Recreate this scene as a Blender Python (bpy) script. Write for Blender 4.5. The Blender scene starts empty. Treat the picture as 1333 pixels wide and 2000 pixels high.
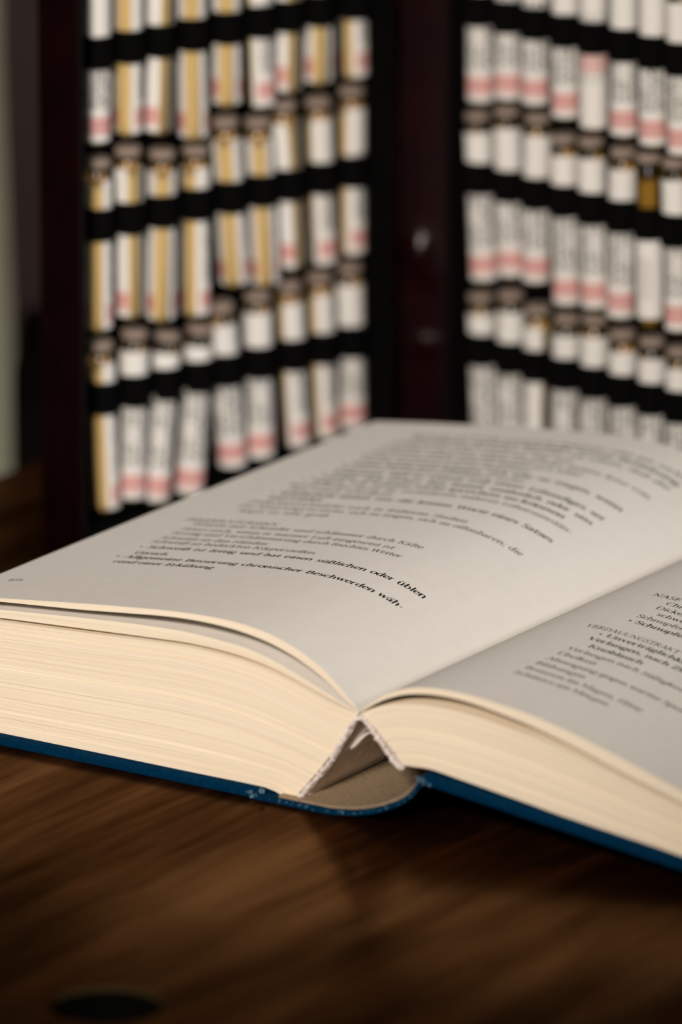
import bpy, bmesh, math, random
import numpy as np
from mathutils import Vector, Matrix

MM = 0.001
SC = bpy.context.scene
COL = SC.collection

# ------------------------------------------------------------------ camera
PITCH = math.radians(16.1)
cd = bpy.data.cameras.new('camera')
cam = bpy.data.objects.new('camera', cd)
COL.objects.link(cam)
cam.location = Vector((1.8748, -1728.1057, 568.5675)) * MM
cam.rotation_euler = (math.radians(90) - PITCH, 0, 0)
cd.sensor_fit = 'VERTICAL'
cd.sensor_height = 24.0
cd.sensor_width = 16.0
cd.lens = 192.0
cd.clip_start = 0.05
cd.clip_end = 30
cd.dof.use_dof = True
cd.dof.focus_distance = 1.859
cd.dof.aperture_fstop = 5.5
SC.camera = cam

# ------------------------------------------------------------------ light and exposure
W = bpy.data.worlds.new('world')
SC.world = W
W.use_nodes = True
W.node_tree.nodes['Background'].inputs[0].default_value = (0.80, 0.88, 1.0, 1)
W.node_tree.nodes['Background'].inputs[1].default_value = 0.035


def area(name, loc, aim, sx, sy, power, color):
    l = bpy.data.lights.new(name, 'AREA')
    l.shape = 'RECTANGLE'
    l.size, l.size_y = sx, sy
    l.energy = power
    l.color = color
    o = bpy.data.objects.new(name, l)
    o.location = loc
    d = Vector(aim) - Vector(loc)
    o.rotation_euler = d.to_track_quat('-Z', 'Y').to_euler()
    COL.objects.link(o)
    return o


sl = bpy.data.lights.new('lamp_front', 'SPOT')      # shaded reading lamp in front of the table, left of the camera
sl.energy = 108
sl.color = (1.0, 0.90, 0.80)
sl.shadow_soft_size = 0.10
sl.spot_size = math.radians(31)
sl.spot_blend = 1.0
so = bpy.data.objects.new('lamp_front', sl)
so.location = (-0.28, -1.20, 0.70)
so.rotation_euler = (Vector((-0.075, 0.22, 0.07)) - Vector(so.location)).to_track_quat('-Z', 'Y').to_euler()
COL.objects.link(so)
sl2 = bpy.data.lights.new('side_fill', 'SPOT')      # added spot for cool window light from the right, cone narrowed to the left page
sl2.energy = 30
sl2.color = (0.95, 0.97, 1.0)
sl2.shadow_soft_size = 0.12
sl2.spot_size = math.radians(15)
sl2.spot_blend = 1.0
so2 = bpy.data.objects.new('side_fill', sl2)
so2.location = (1.05, -0.55, 0.62)
so2.rotation_euler = (Vector((-0.02, 0.15, 0.04)) - Vector(so2.location)).to_track_quat('-Z', 'Y').to_euler()
COL.objects.link(so2)

sl3 = bpy.data.lights.new('wall_fill', 'SPOT')      # added unseen spot that only brightens the wall behind
sl3.energy = 24
sl3.color = (1.0, 0.93, 0.88)
sl3.shadow_soft_size = 0.06
sl3.spot_size = math.radians(26)
sl3.spot_blend = 1.0
so3 = bpy.data.objects.new('wall_fill', sl3)
so3.location = (0.40, 0.40, 1.10)
so3.rotation_euler = (Vector((-0.10, 0.74, 0.10)) - Vector(so3.location)).to_track_quat('-Z', 'Y').to_euler()
COL.objects.link(so3)

VS = SC.view_settings
VS.view_transform = 'Standard'
VS.look = 'None'
VS.gamma = 1
VS.use_curve_mapping = False
VS.exposure = 0.0

# ------------------------------------------------------------------ helpers


def link(name, me, mats=None, parent=None):
    o = bpy.data.objects.new(name, me)
    COL.objects.link(o)
    if parent is not None:
        o.parent = parent
    for m in (mats or []):
        me.materials.append(m)
    return o


def mesh_obj(name, verts, faces, mat, parent=None, smooth=False, uvs=None):
    me = bpy.data.meshes.new(name)
    me.from_pydata([tuple(v) for v in verts], [], faces)
    if uvs is not None:
        uvl = me.uv_layers.new(name='UVMap')
        for lp in me.loops:
            uvl.data[lp.index].uv = uvs[lp.vertex_index]
    bm = bmesh.new()
    bm.from_mesh(me)
    bmesh.ops.recalc_face_normals(bm, faces=bm.faces)
    bm.to_mesh(me)
    bm.free()
    if smooth:
        me.shade_smooth()
        try:
            me.set_sharp_from_angle(angle=math.radians(40))
        except Exception:
            pass
    me.update()
    return link(name, me, [mat] if mat else None, parent)


def bm_obj(name, bm, mat, parent=None, smooth=False):
    bmesh.ops.recalc_face_normals(bm, faces=bm.faces)
    me = bpy.data.meshes.new(name)
    bm.to_mesh(me)
    bm.free()
    if smooth:
        me.shade_smooth()
        me.set_sharp_from_angle(angle=math.radians(40))
    return link(name, me, [mat], parent)


def empty(name, label=None, cat=None, group=None):
    o = bpy.data.objects.new(name, None)
    o.empty_display_size = 0.01
    COL.objects.link(o)
    tag(o, label, cat, group)
    return o


def tag(o, label=None, cat=None, group=None, kind=None):
    if label:
        o['label'] = label
    if cat:
        o['category'] = cat
    if group:
        o['group'] = group
    if kind:
        o['kind'] = kind


def box(bm, lo, hi, bevel=0.0):
    r = bmesh.ops.create_cube(bm, size=1)
    vs = r['verts']
    for v in vs:
        v.co = Vector([lo[i] + (v.co[i] + .5) * (hi[i] - lo[i]) for i in range(3)])
    if bevel:
        es = list({e for v in vs for e in v.link_edges})
        bmesh.ops.bevel(bm, geom=es, offset=bevel, segments=2, profile=.6, affect='EDGES')


def new_mat(name):
    m = bpy.data.materials.new(name)
    m.use_nodes = True
    nt = m.node_tree
    return m, nt, nt.nodes['Principled BSDF']


def simple(name, col, rough=.6, spec=.5, **kw):
    m, nt, b = new_mat(name)
    b.inputs['Base Color'].default_value = (*col, 1)
    b.inputs['Roughness'].default_value = rough
    b.inputs['Specular IOR Level'].default_value = spec
    for k, v in kw.items():
        b.inputs[k].default_value = v
    return m


def ramp(nt, fac, stops):
    r = nt.nodes.new('ShaderNodeValToRGB')
    els = r.color_ramp.elements
    while len(els) < len(stops):
        els.new(.5)
    for e, (p, c) in zip(els, stops):
        e.position = p
        e.color = (*c, 1) if len(c) == 3 else c
    nt.links.new(fac, r.inputs[0])
    return r


def noise(nt, coord, scale, detail=3, rough=.5, mapscale=None, rot=None):
    n = nt.nodes.new('ShaderNodeTexNoise')
    n.inputs['Scale'].default_value = scale
    n.inputs['Detail'].default_value = detail
    n.inputs['Roughness'].default_value = rough
    if mapscale or rot:
        mp = nt.nodes.new('ShaderNodeMapping')
        mp.inputs['Scale'].default_value = mapscale or (1, 1, 1)
        mp.inputs['Rotation'].default_value = rot or (0, 0, 0)
        nt.links.new(coord, mp.inputs[0])
        coord = mp.outputs[0]
    nt.links.new(coord, n.inputs['Vector'])
    return n


def bump(nt, b, h, strength, dist):
    bp = nt.nodes.new('ShaderNodeBump')
    bp.inputs['Strength'].default_value = strength
    bp.inputs['Distance'].default_value = dist
    nt.links.new(h, bp.inputs['Height'])
    nt.links.new(bp.outputs[0], b.inputs['Normal'])
    return bp


def tex(nt, out):
    return nt.nodes.new('ShaderNodeTexCoord').outputs[out]


def math_node(nt, op, a, b=None):
    n = nt.nodes.new('ShaderNodeMath')
    n.operation = op
    for i, v in enumerate((a, b)):
        if v is None:
            continue
        if isinstance(v, (int, float)):
            n.inputs[i].default_value = v
        else:
            nt.links.new(v, n.inputs[i])
    return n.outputs[0]


def mix(nt, fac, a, b):
    n = nt.nodes.new('ShaderNodeMix')
    n.data_type = 'RGBA'
    for s, v in ((n.inputs['Factor'], fac), (n.inputs['A'], a), (n.inputs['B'], b)):
        if isinstance(v, (int, float)):
            s.default_value = v
        elif isinstance(v, tuple):
            s.default_value = (*v, 1)
        else:
            nt.links.new(v, s)
    return n.outputs['Result']


# ------------------------------------------------------------------ materials
# paper of the open pages
def paper_mat(name, base, dark):
    m, nt, b = new_mat(name)
    n = noise(nt, tex(nt, 'Object'), 260, 4)
    r = ramp(nt, n.outputs[0], [(.3, dark), (.7, base)])
    nt.links.new(r.outputs[0], b.inputs['Base Color'])
    b.inputs['Roughness'].default_value = .75
    b.inputs['Specular IOR Level'].default_value = .25
    n2 = noise(nt, tex(nt, 'Object'), 900, 3)
    bump(nt, b, n2.outputs[0], .12, .0003)
    return m


M_PAGE = paper_mat('page_paper', (.80, .76, .70), (.775, .735, .675))


def edge_mat(name, a, c):
    # trimmed paper edges: fine leaves drawn along the stack by the UV layer coordinate
    m, nt, b = new_mat(name)
    uv = tex(nt, 'UV')
    n = noise(nt, uv, 1.0, 4, .6, (2.2, 330, 1))
    n2 = noise(nt, uv, 1.0, 2, .5, (.8, 40, 1))
    s = math_node(nt, 'ADD', math_node(nt, 'MULTIPLY', n.outputs[0], .6), math_node(nt, 'MULTIPLY', n2.outputs[0], .4))
    r = ramp(nt, s, [(.40, a), (.58, c)])
    nt.links.new(r.outputs[0], b.inputs['Base Color'])
    b.inputs['Roughness'].default_value = .8
    b.inputs['Specular IOR Level'].default_value = .2
    bump(nt, b, s, .35, .0004)
    return m


M_EDGE = edge_mat('page_edges', (.84, .71, .54), (.92, .82, .66))
M_INK = simple('printing_ink', (.012, .012, .012), .6, .2)


def cloth_mat(name, c1, c2):
    m, nt, b = new_mat(name)
    n = noise(nt, tex(nt, 'Object'), 700, 4, .7)
    n2 = noise(nt, tex(nt, 'Object'), 2600, 2, .6)
    r = ramp(nt, n.outputs[0], [(.35, c1), (.68, c2)])
    sp = ramp(nt, n2.outputs[0], [(.74, (0, 0, 0)), (.80, (1, 1, 1))])
    nt.links.new(mix(nt, sp.outputs[0], r.outputs[0], (.01, .07, .12)), b.inputs['Base Color'])
    b.inputs['Roughness'].default_value = .7
    b.inputs['Specular IOR Level'].default_value = .012
    bump(nt, b, n2.outputs[0], .4, .0004)
    return m


M_CLOTH = cloth_mat('blue_book_cloth', (.0004, .017, .047), (.0008, .029, .072))
M_WORN = cloth_mat('worn_book_cloth', (.01, .07, .12), (.13, .22, .28))
M_MULL = paper_mat('mull_cloth', (.86, .79, .75), (.66, .57, .53))


def board_mat():
    m, nt, b = new_mat('grey_board')
    n = noise(nt, tex(nt, 'Object'), 1200, 4, .7)
    r = ramp(nt, n.outputs[0], [(.3, (.20, .14, .085)), (.7, (.38, .28, .17))])
    nt.links.new(r.outputs[0], b.inputs['Base Color'])
    b.inputs['Roughness'].default_value = .85
    return m


M_BOARD = board_mat()


def wood_mat(name, c0, c1, c2, rot=0.0, rough=.26, bumpy=.12):
    m, nt, b = new_mat(name)
    co = tex(nt, 'Object')
    n1 = noise(nt, co, 1.0, 5, .62, (48, 5, 5))
    n2 = noise(nt, co, 1.0, 6, .7, (380, 20, 20))
    n0 = noise(nt, co, 1.0, 3, .5, (30, 9, 9))
    s = math_node(nt, 'ADD', math_node(nt, 'MULTIPLY', n1.outputs[0], .45), math_node(nt, 'MULTIPLY', n2.outputs[0], .2))
    s = math_node(nt, 'ADD', s, math_node(nt, 'MULTIPLY', n0.outputs[0], .35))
    r = ramp(nt, s, [(.40, c0), (.5, c1), (.60, c2)])
    nt.nodes.remove(b)
    df = nt.nodes.new('ShaderNodeBsdfDiffuse')
    nt.links.new(r.outputs[0], df.inputs[0])
    gl = nt.nodes.new('ShaderNodeBsdfGlossy')          # amber-tinted lacquer
    gt = ramp(nt, s, [(.40, (.15, .065, .022)), (.5, (.38, .20, .09)), (.60, (.62, .36, .18))])
    nt.links.new(gt.outputs[0], gl.inputs[0])
    rr = ramp(nt, s, [(.3, (rough + .08,) * 3), (.7, (rough - .04,) * 3)])
    nt.links.new(rr.outputs[0], gl.inputs['Roughness'])
    fr = nt.nodes.new('ShaderNodeFresnel')
    fr.inputs[0].default_value = 1.42
    bp = nt.nodes.new('ShaderNodeBump')
    bp.inputs['Strength'].default_value = bumpy
    bp.inputs['Distance'].default_value = .0006
    nt.links.new(n2.outputs[0], bp.inputs['Height'])
    nt.links.new(bp.outputs[0], gl.inputs['Normal'])
    mx = nt.nodes.new('ShaderNodeMixShader')
    nt.links.new(fr.outputs[0], mx.inputs[0])
    nt.links.new(df.outputs[0], mx.inputs[1])
    nt.links.new(gl.outputs[0], mx.inputs[2])
    nt.links.new(mx.outputs[0], nt.nodes['Material Output'].inputs[0])
    return m


M_WOOD = wood_mat('dark_lacquered_wood', (.0015, .0004, .0002), (.010, .0030, .0006), (.032, .0095, .0018), rot=math.radians(90), rough=.2, bumpy=.04)
M_HOLE = simple('hole_black', (.002, .002, .0018), .9, .0)
M_RIM = simple('hole_rim_wood', (.030, .020, .008), .8, .0)


def leather_mat(name, c1, c2, rough, spec=.18):
    m, nt, b = new_mat(name)
    co = tex(nt, 'Object')
    v = nt.nodes.new('ShaderNodeTexVoronoi')
    v.inputs['Scale'].default_value = 900
    nt.links.new(co, v.inputs['Vector'])
    n = noise(nt, co, 60, 3)
    r = ramp(nt, n.outputs[0], [(.3, c1), (.7, c2)])
    nt.links.new(r.outputs[0], b.inputs['Base Color'])
    b.inputs['Roughness'].default_value = rough
    b.inputs['Specular IOR Level'].default_value = spec
    bump(nt, b, v.outputs['Distance'], .25, .0003)
    return m


M_LEATHER = leather_mat('oxblood_leather', (.0034, .0004, .0005), (.0075, .0009, .0011), .36, .12)
M_GLOSS = leather_mat('glossy_oxblood_leather', (.0055, .0008, .0012), (.009, .0012, .0017), .27, .16)
M_LINING = simple('black_lining', (.0015, .0015, .0015), .9, .05)
M_ELASTIC = simple('black_elastic', (.0016, .0016, .0016), .9, .05)
M_ZIP = simple('black_zip', (.003, .002, .002), .6, .2)
M_CAP = simple('grey_brown_cap', (.26, .20, .165), .5, .4)
M_EMPTYFILL = simple('empty_vial_filler', (.30, .22, .05), .7, .2)  # brown filler colour standing for dim light in an empty vial
M_GRAN = simple('sugar_granules', (.74, .71, .63), .7, .3)


def glass_mat():
    m = bpy.data.materials.new('amber_glass')
    m.use_nodes = True
    nt = m.node_tree
    nt.nodes.clear()
    out = nt.nodes.new('ShaderNodeOutputMaterial')
    t = nt.nodes.new('ShaderNodeBsdfTransparent')
    t.inputs[0].default_value = (.84, .72, .49, 1)
    g = nt.nodes.new('ShaderNodeBsdfGlossy')
    g.inputs['Roughness'].default_value = .22
    fr = nt.nodes.new('ShaderNodeFresnel')
    fr.inputs[0].default_value = 1.45
    mx = nt.nodes.new('ShaderNodeMixShader')
    nt.links.new(fr.outputs[0], mx.inputs[0])
    nt.links.new(t.outputs[0], mx.inputs[1])
    nt.links.new(g.outputs[0], mx.inputs[2])
    nt.links.new(mx.outputs[0], out.inputs[0])
    return m


M_GLASS = glass_mat()


def label_mat(name, flip=False, pink=True, faded=False, stripe_at=(.045, .165)):
    # printed paper label: UV x runs round the vial, UV y up it
    m, nt, b = new_mat(name)
    uv = tex(nt, 'UV')
    sp = nt.nodes.new('ShaderNodeSeparateXYZ')
    nt.links.new(uv, sp.inputs[0])
    u, v = sp.outputs[0], sp.outputs[1]
    if flip:
        v = math_node(nt, 'SUBTRACT', 1.0, v)
    white = (.70, .68, .65)
    col = white
    # three lines of small print running up the label
    n = noise(nt, uv, 1.0, 2, .6, (34, 30, 1))
    dots = ramp(nt, n.outputs[0], [(.44, (0, 0, 0)), (.54, (1, 1, 1))])
    wv = math_node(nt, 'SINE', math_node(nt, 'MULTIPLY', u, 2 * math.pi * 9))
    lines = math_node(nt, 'GREATER_THAN', wv, -.6)
    oi = nt.nodes.new('ShaderNodeObjectInfo')
    n3 = noise(nt, uv, 1.0, 1, .5, (2.5, 3.5, 1))
    patch = ramp(nt, n3.outputs[0], [(.26, (0, 0, 0)), (.40, (1, 1, 1))])
    zone = math_node(nt, 'MULTIPLY', math_node(nt, 'GREATER_THAN', v, .22), math_node(nt, 'LESS_THAN', v, .70))
    side = math_node(nt, 'MULTIPLY', math_node(nt, 'GREATER_THAN', u, .12), math_node(nt, 'LESS_THAN', u, .80))
    f = math_node(nt, 'MULTIPLY', math_node(nt, 'MULTIPLY', dots.outputs[0], lines), math_node(nt, 'MULTIPLY', zone, side))
    f = math_node(nt, 'MULTIPLY', f, patch.outputs[0])
    f = math_node(nt, 'MULTIPLY', f, .45 if faded else 1.0)
    col = mix(nt, f, white, (.03, .035, .03))
    if pink:
        pz = math_node(nt, 'MULTIPLY', math_node(nt, 'GREATER_THAN', v, stripe_at[0]), math_node(nt, 'LESS_THAN', v, stripe_at[1]))
        pu = math_node(nt, 'GREATER_THAN', u, .06)
        stripe = math_node(nt, 'SINE', math_node(nt, 'MULTIPLY', v, 2 * math.pi / .05))
        pc = mix(nt, math_node(nt, 'GREATER_THAN', stripe, .2), (.57, .27, .25), (.63, .38, .36))
        col = mix(nt, math_node(nt, 'MULTIPLY', math_node(nt, 'MULTIPLY', pz, pu), .75 if faded else 1.0), col, pc)
    nt.links.new(col, b.inputs['Base Color'])
    b.inputs['Roughness'].default_value = .6
    b.inputs['Specular IOR Level'].default_value = .3
    return m


M_LABEL = label_mat('printed_label')
M_LABEL_FLIP = label_mat('upside_down_label', flip=True, faded=True, stripe_at=(.50, .63))
M_LABEL_PLAIN = label_mat('plain_label', pink=False, faded=True)


def wall_mat(name, c1, c2, scale):
    m, nt, b = new_mat(name)
    n = noise(nt, tex(nt, 'Object'), scale, 3)
    r = ramp(nt, n.outputs[0], [(.3, c1), (.7, c2)])
    nt.links.new(r.outputs[0], b.inputs['Base Color'])
    b.inputs['Roughness'].default_value = .9
    b.inputs['Specular IOR Level'].default_value = .2
    return m


M_WALL = wall_mat('grey_brown_wall', (.20,.135,.12), (.22, .15, .133), 8)
M_FLOOR = wood_mat('floor_wood', (.01, .005, .003), (.02, .01, .005), (.035, .018, .009), rough=.5)
M_CURTAIN = wall_mat('pale_curtain_cloth', (.25, .25, .19), (.28, .28, .215), 300)
M_CHAIR = leather_mat('black_chair_leather', (.002, .0015, .0015), (.004, .003, .003), .9, 0.0)


# ------------------------------------------------------------------ a serif letter drawn with pen strokes (x-height = 1)
def arc(cx, cy, rx, ry, a0, a1, n=10):
    return [(cx + rx * math.cos(math.radians(a0 + (a1 - a0) * i / n)), cy + ry * math.sin(math.radians(a0 + (a1 - a0) * i / n))) for i in range(n + 1)]


def sf(x, y, a=.17, b=None):
    return [(x - a, y), (x + (a if b is None else b), y)]


def st(x, y0, y1):
    return [(x, y0), (x, (y0 + y1) / 2), (x, y1)]


AS, CA, DE = 1.52, 1.42, -.5
GL = {
    'a': (.92, [arc(.36, .70, .24, .27, 150, 0, 7) + [(.60, .5), (.60, .14), (.70, .03), (.82, .06)], arc(.34, .28, .24, .26, 60, 330, 10)]),
    'b': (1.08, [st(.2, .02, AS), sf(.2, AS, .17, 0), arc(.52, .5, .38, .49, 150, -150, 14)]),
    'c': (.88, [arc(.48, .5, .36, .49, 42, 318, 14)]),
    'd': (1.10, [st(.82, 0, AS), sf(.82, AS, .17, 0), sf(.86, 0, .04, .16), arc(.48, .5, .36, .49, 30, 330, 14)]),
    'e': (.92, [[(.14, .54), (.45, .54), (.78, .54)] + arc(.46, .54, .33, .45, 0, 180, 9)[1:] + arc(.48, .5, .35, .49, 185, 318, 8)]),
    'f': (.66, [[(.26, 0), (.26, .9), (.30, 1.3)] + arc(.50, 1.28, .20, .24, 150, 40, 5), [(.05, .97), (.55, .97)], sf(.26, 0, .17, .22)]),
    'g': (1.04, [arc(.46, .58, .33, .40, 0, 360, 16), [(.72, .88), (.98, .96)], [(.30, .22), (.24, .06), (.40, 0), (.72, -.02), (.88, -.20)] + arc(.50, -.24, .38, .26, 0, -180, 9) + [(.30, .0)]]),
    'h': (1.14, [st(.2, 0, AS), sf(.2, AS, .17, 0), sf(.2, 0), [(.2, .68)] + arc(.54, .68, .30, .31, 150, 0, 7) + [(.84, .4), (.84, 0)], sf(.84, 0)]),
    'i': (.54, [st(.27, 0, .98), sf(.27, .98, .17, 0), sf(.27, 0), 'dot .27 1.36']),
    'j': (.50, [[(.28, .98), (.28, -.2), (.18, -.44), (0, -.46)], sf(.28, .98, .17, 0), 'dot .28 1.36']),
    'k': (1.08, [st(.2, 0, AS), sf(.2, AS, .17, 0), sf(.2, 0), [(.22, .46), (.5, .7), (.82, .97)], [(.44, .62), (.66, .3), (.90, 0)], sf(.84, .98, .14), sf(.9, 0, .14)]),
    'l': (.54, [st(.27, 0, AS), sf(.27, AS, .17, 0), sf(.27, 0)]),
    'm': (1.66, [st(.2, 0, .98), sf(.2, .98, .17, 0), sf(.2, 0), [(.2, .68)] + arc(.51, .68, .27, .31, 150, 0, 7) + [(.78, .4), (.78, 0)], sf(.78, 0, .15), [(.78, .68)] + arc(1.09, .68, .27, .31, 150, 0, 7) + [(1.36, .4), (1.36, 0)], sf(1.36, 0)]),
    'n': (1.14, [st(.2, 0, .98), sf(.2, .98, .17, 0), sf(.2, 0), [(.2, .68)] + arc(.54, .68, .30, .31, 150, 0, 7) + [(.84, .4), (.84, 0)], sf(.84, 0)]),
    'o': (1.02, [arc(.51, .5, .38, .49, 90, 450, 20)]),
    'p': (1.08, [st(.2, DE, .98), sf(.2, .98, .17, 0), sf(.2, DE), arc(.52, .5, .38, .49, 150, -150, 14)]),
    'q': (1.08, [st(.84, DE, .98), sf(.84, DE), arc(.50, .5, .36, .49, 30, 330, 14)]),
    'r': (.78, [st(.2, 0, .98), sf(.2, .98, .17, 0), sf(.2, 0, .17, .2), [(.2, .66), (.32, .88), (.5, .97), (.68, .9)]]),
    's': (.80, [arc(.40, .74, .25, .24, 35, 200, 8) + [(.28, .58), (.52, .44)] + arc(.39, .26, .27, .25, 35, -155, 8)]),
    't': (.68, [[(.26, 1.25), (.26, .25), (.34, .04), (.50, .02), (.62, .12)], [(.05, .97), (.56, .97)]]),
    'u': (1.14, [[(.22, .98), (.22, .35)] + arc(.50, .33, .28, .32, 180, 330, 7) + [(.84, .36)], st(.84, 0, .98), sf(.22, .98, .17, 0), sf(.84, .98, .17, 0), sf(.84, 0, .02, .16)]),
    'v': (1.0, [[(.14, .98), (.34, .5), (.50, .02)], 'thin .86 .98 .50 .02', sf(.14, .98, .14), sf(.86, .98, .14)]),
    'w': (1.46, [[(.14, .98), (.28, .5), (.42, .02)], 'thin .74 .98 .42 .02', [(.72, .98), (.86, .5), (1.0, .02)], 'thin 1.32 .98 1.0 .02', sf(.14, .98, .14), sf(1.32, .98, .14), sf(.72, .98, .12)]),
    'x': (1.0, [[(.14, .98), (.5, .5), (.86, 0)], 'thin .84 .98 .14 0', sf(.14, .98, .12), sf(.84, .98, .12), sf(.14, 0, .12), sf(.86, 0, .12)]),
    'y': (1.0, [[(.14, .98), (.34, .5), (.50, .02)], 'thin .86 .98 .32 -.46', sf(.14, .98, .14), sf(.86, .98, .14), 'dot .24 -.44']),
    'z': (.90, [[(.12, .95), (.45, .95), (.78, .95)], [(.76, .95), (.45, .5), (.12, .04)], [(.12, .04), (.45, .04), (.80, .04)], [(.12, .95), (.10, .72)], [(.80, .04), (.82, .28)]]),
    'ß': (1.12, [[(.2, 0), (.2, 1.1)] + arc(.48, 1.16, .28, .34, 180, 20, 8) + [(.66, 1.0), (.5, .82)] + arc(.58, .42, .33, .42, 75, -140, 9), sf(.2, 0, .17, .1)]),
    '.': (.50, ['dot .25 .06']),
    ',': (.50, ['dot .25 .06', [(.28, .04), (.26, -.14), (.14, -.28)]]),
    ';': (.54, ['dot .27 .84', 'dot .27 .06', [(.30, .04), (.28, -.14), (.16, -.28)]]),
    ':': (.54, ['dot .27 .84', 'dot .27 .06']),
    '-': (.66, [[(.1, .50), (.33, .5), (.56, .50)], [(.1, .44), (.33, .44), (.56, .44)]]),
    '•': (.90, ['bul .40 .52']),
    'A': (1.40, [[(.70, CA), (.98, .7), (1.22, 0)], 'thin .70 1.42 .20 0', [(.36, .5), (1.0, .5)], sf(.2, 0), sf(1.22, 0)]),
    'B': (1.22, [st(.28, 0, CA), [(.12, CA), (.5, CA)] + arc(.58, 1.08, .32, .34, 90, -90, 8) + [(.3, .74)], [(.5, .74)] + arc(.62, .38, .38, .37, 90, -90, 8) + [(.12, 0)]]),
    'C': (1.36, [arc(.74, .71, .58, .71, 42, 318, 18), [(1.17, 1.18), (1.18, 1.40)]]),
    'D': (1.48, [st(.28, 0, CA), [(.12, CA), (.6, CA)] + arc(.66, .71, .64, .71, 90, -90, 14) + [(.12, 0)]]),
    'E': (1.16, [st(.28, 0, CA), [(.12, CA), (.98, CA), (1.0, 1.16)], [(.28, .74), (.8, .74)], [(.12, 0), (1.0, 0), (1.06, .3)], [(.8, .88), (.8, .6)]]),
    'F': (1.10, [st(.28, 0, CA), [(.12, CA), (.98, CA), (1.0, 1.16)], [(.28, .74), (.8, .74)], sf(.28, 0, .17, .22), [(.8, .88), (.8, .6)]]),
    'G': (1.46, [arc(.74, .71, .58, .71, 42, 310, 18), st(1.18, .2, .62), sf(1.18, .62), [(1.17, 1.18), (1.18, 1.40)]]),
    'H': (1.50, [st(.28, 0, CA), st(1.20, 0, CA), [(.28, .72), (1.2, .72)], sf(.28, 0), sf(.28, CA), sf(1.2, 0), sf(1.2, CA)]),
    'I': (.62, [st(.31, 0, CA), sf(.31, 0), sf(.31, CA)]),
    'K': (1.40, [st(.28, 0, CA), sf(.28, 0), sf(.28, CA), 'thin 1.12 1.42 .30 .60', [(.56, .82), (.86, .42), (1.18, 0)], sf(1.12, CA, .15), sf(1.2, 0, .15)]),
    'L': (1.12, [st(.28, 0, CA), sf(.28, CA, .17, .2), [(.12, 0), (.98, 0), (1.04, .32)]]),
    'M': (1.74, ['thin .26 0 .26 1.42', [(.26, CA), (.55, .7), (.86, .05)], 'thin 1.44 1.42 .86 .05', st(1.46, 0, CA), sf(.26, 0), sf(1.46, 0), sf(.2, CA, .1), sf(1.5, CA, .1)]),
    'N': (1.54, ['thin .26 0 .26 1.42', [(.24, CA), (.7, .75), (1.22, 0)], 'thin 1.24 0 1.24 1.42', sf(.26, 0), sf(1.24, CA), sf(.18, CA, .1)]),
    'O': (1.54, [arc(.77, .71, .62, .71, 90, 450, 24)]),
    'P': (1.14, [st(.28, 0, CA), [(.12, CA), (.56, CA)] + arc(.62, 1.04, .36, .38, 90, -90, 9) + [(.3, .66)], sf(.28, 0, .17, .22)]),
    'R': (1.32, [st(.28, 0, CA), [(.12, CA), (.56, CA)] + arc(.60, 1.06, .34, .36, 90, -90, 9) + [(.3, .70)], sf(.28, 0), [(.58, .70), (.84, .34), (1.14, 0)], sf(1.18, 0, .12)]),
    'S': (1.04, [arc(.52, 1.06, .34, .35, 40, 195, 9) + [(.34, .84), (.68, .62)] + arc(.50, .36, .37, .36, 35, -155, 9), [(.80, 1.18), (.82, 1.40)], [(.16, .26), (.14, .02)]]),
    'T': (1.24, [st(.62, 0, CA), [(.10, 1.14), (.12, CA), (1.12, CA), (1.14, 1.14)], sf(.62, 0, .2)]),
    'U': (1.46, [[(.28, CA), (.28, .5)] + arc(.74, .46, .46, .46, 180, 330, 9), 'thin 1.2 .3 1.2 1.42', sf(.28, CA), sf(1.2, CA)]),
    'V': (1.36, [[(.18, CA), (.44, .7), (.68, .02)], 'thin 1.18 1.42 .68 .02', sf(.18, CA), sf(1.18, CA)]),
    'W': (1.90, [[(.18, CA), (.38, .7), (.58, .02)], 'thin .98 1.42 .58 .02', [(.92, CA), (1.12, .7), (1.32, .02)], 'thin 1.72 1.42 1.32 .02', sf(.18, CA), sf(.95, CA), sf(1.72, CA)]),
    'Z': (1.18, [[(.14, CA), (1.04, CA)], [(1.04, CA), (.6, .7), (.12, 0)], [(.12, 0), (1.06, 0), (1.1, .3)], [(.14, CA), (.12, 1.14)]]),
    '6': (.96, [arc(.50, .42, .33, .42, 180, 540, 18), [(.17, .45), (.24, .95), (.66, 1.40)]]),
    '7': (.96, [[(.14, 1.36), (.5, 1.36), (.84, 1.36)], [(.84, 1.34), (.55, .7), (.38, 0)], [(.14, 1.36), (.13, 1.1)]]),
    '5': (.96, [[(.74, 1.38), (.34, 1.38)], [(.34, 1.38), (.26, .86)], [(.26, .82)] + arc(.42, .42, .36, .42, 100, -150, 11)]),
    ' ': (.48, []),
}
for base, um in (('a', 'ä'), ('o', 'ö'), ('u', 'ü'), ('A', 'Ä'), ('O', 'Ö'), ('U', 'Ü')):
    w_, s_ = GL[base]
    h_ = 1.36 if base.islower() else 1.72
    GL[um] = (w_, s_ + ['dot %f %f' % (w_ * .5 - .22, h_), 'dot %f %f' % (w_ * .5 + .18, h_)])


def text_width(t, bold):
    k = 1.09 if bold else 1.0
    return sum(GL.get(c, GL['o'])[0] * k for c in t)


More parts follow.
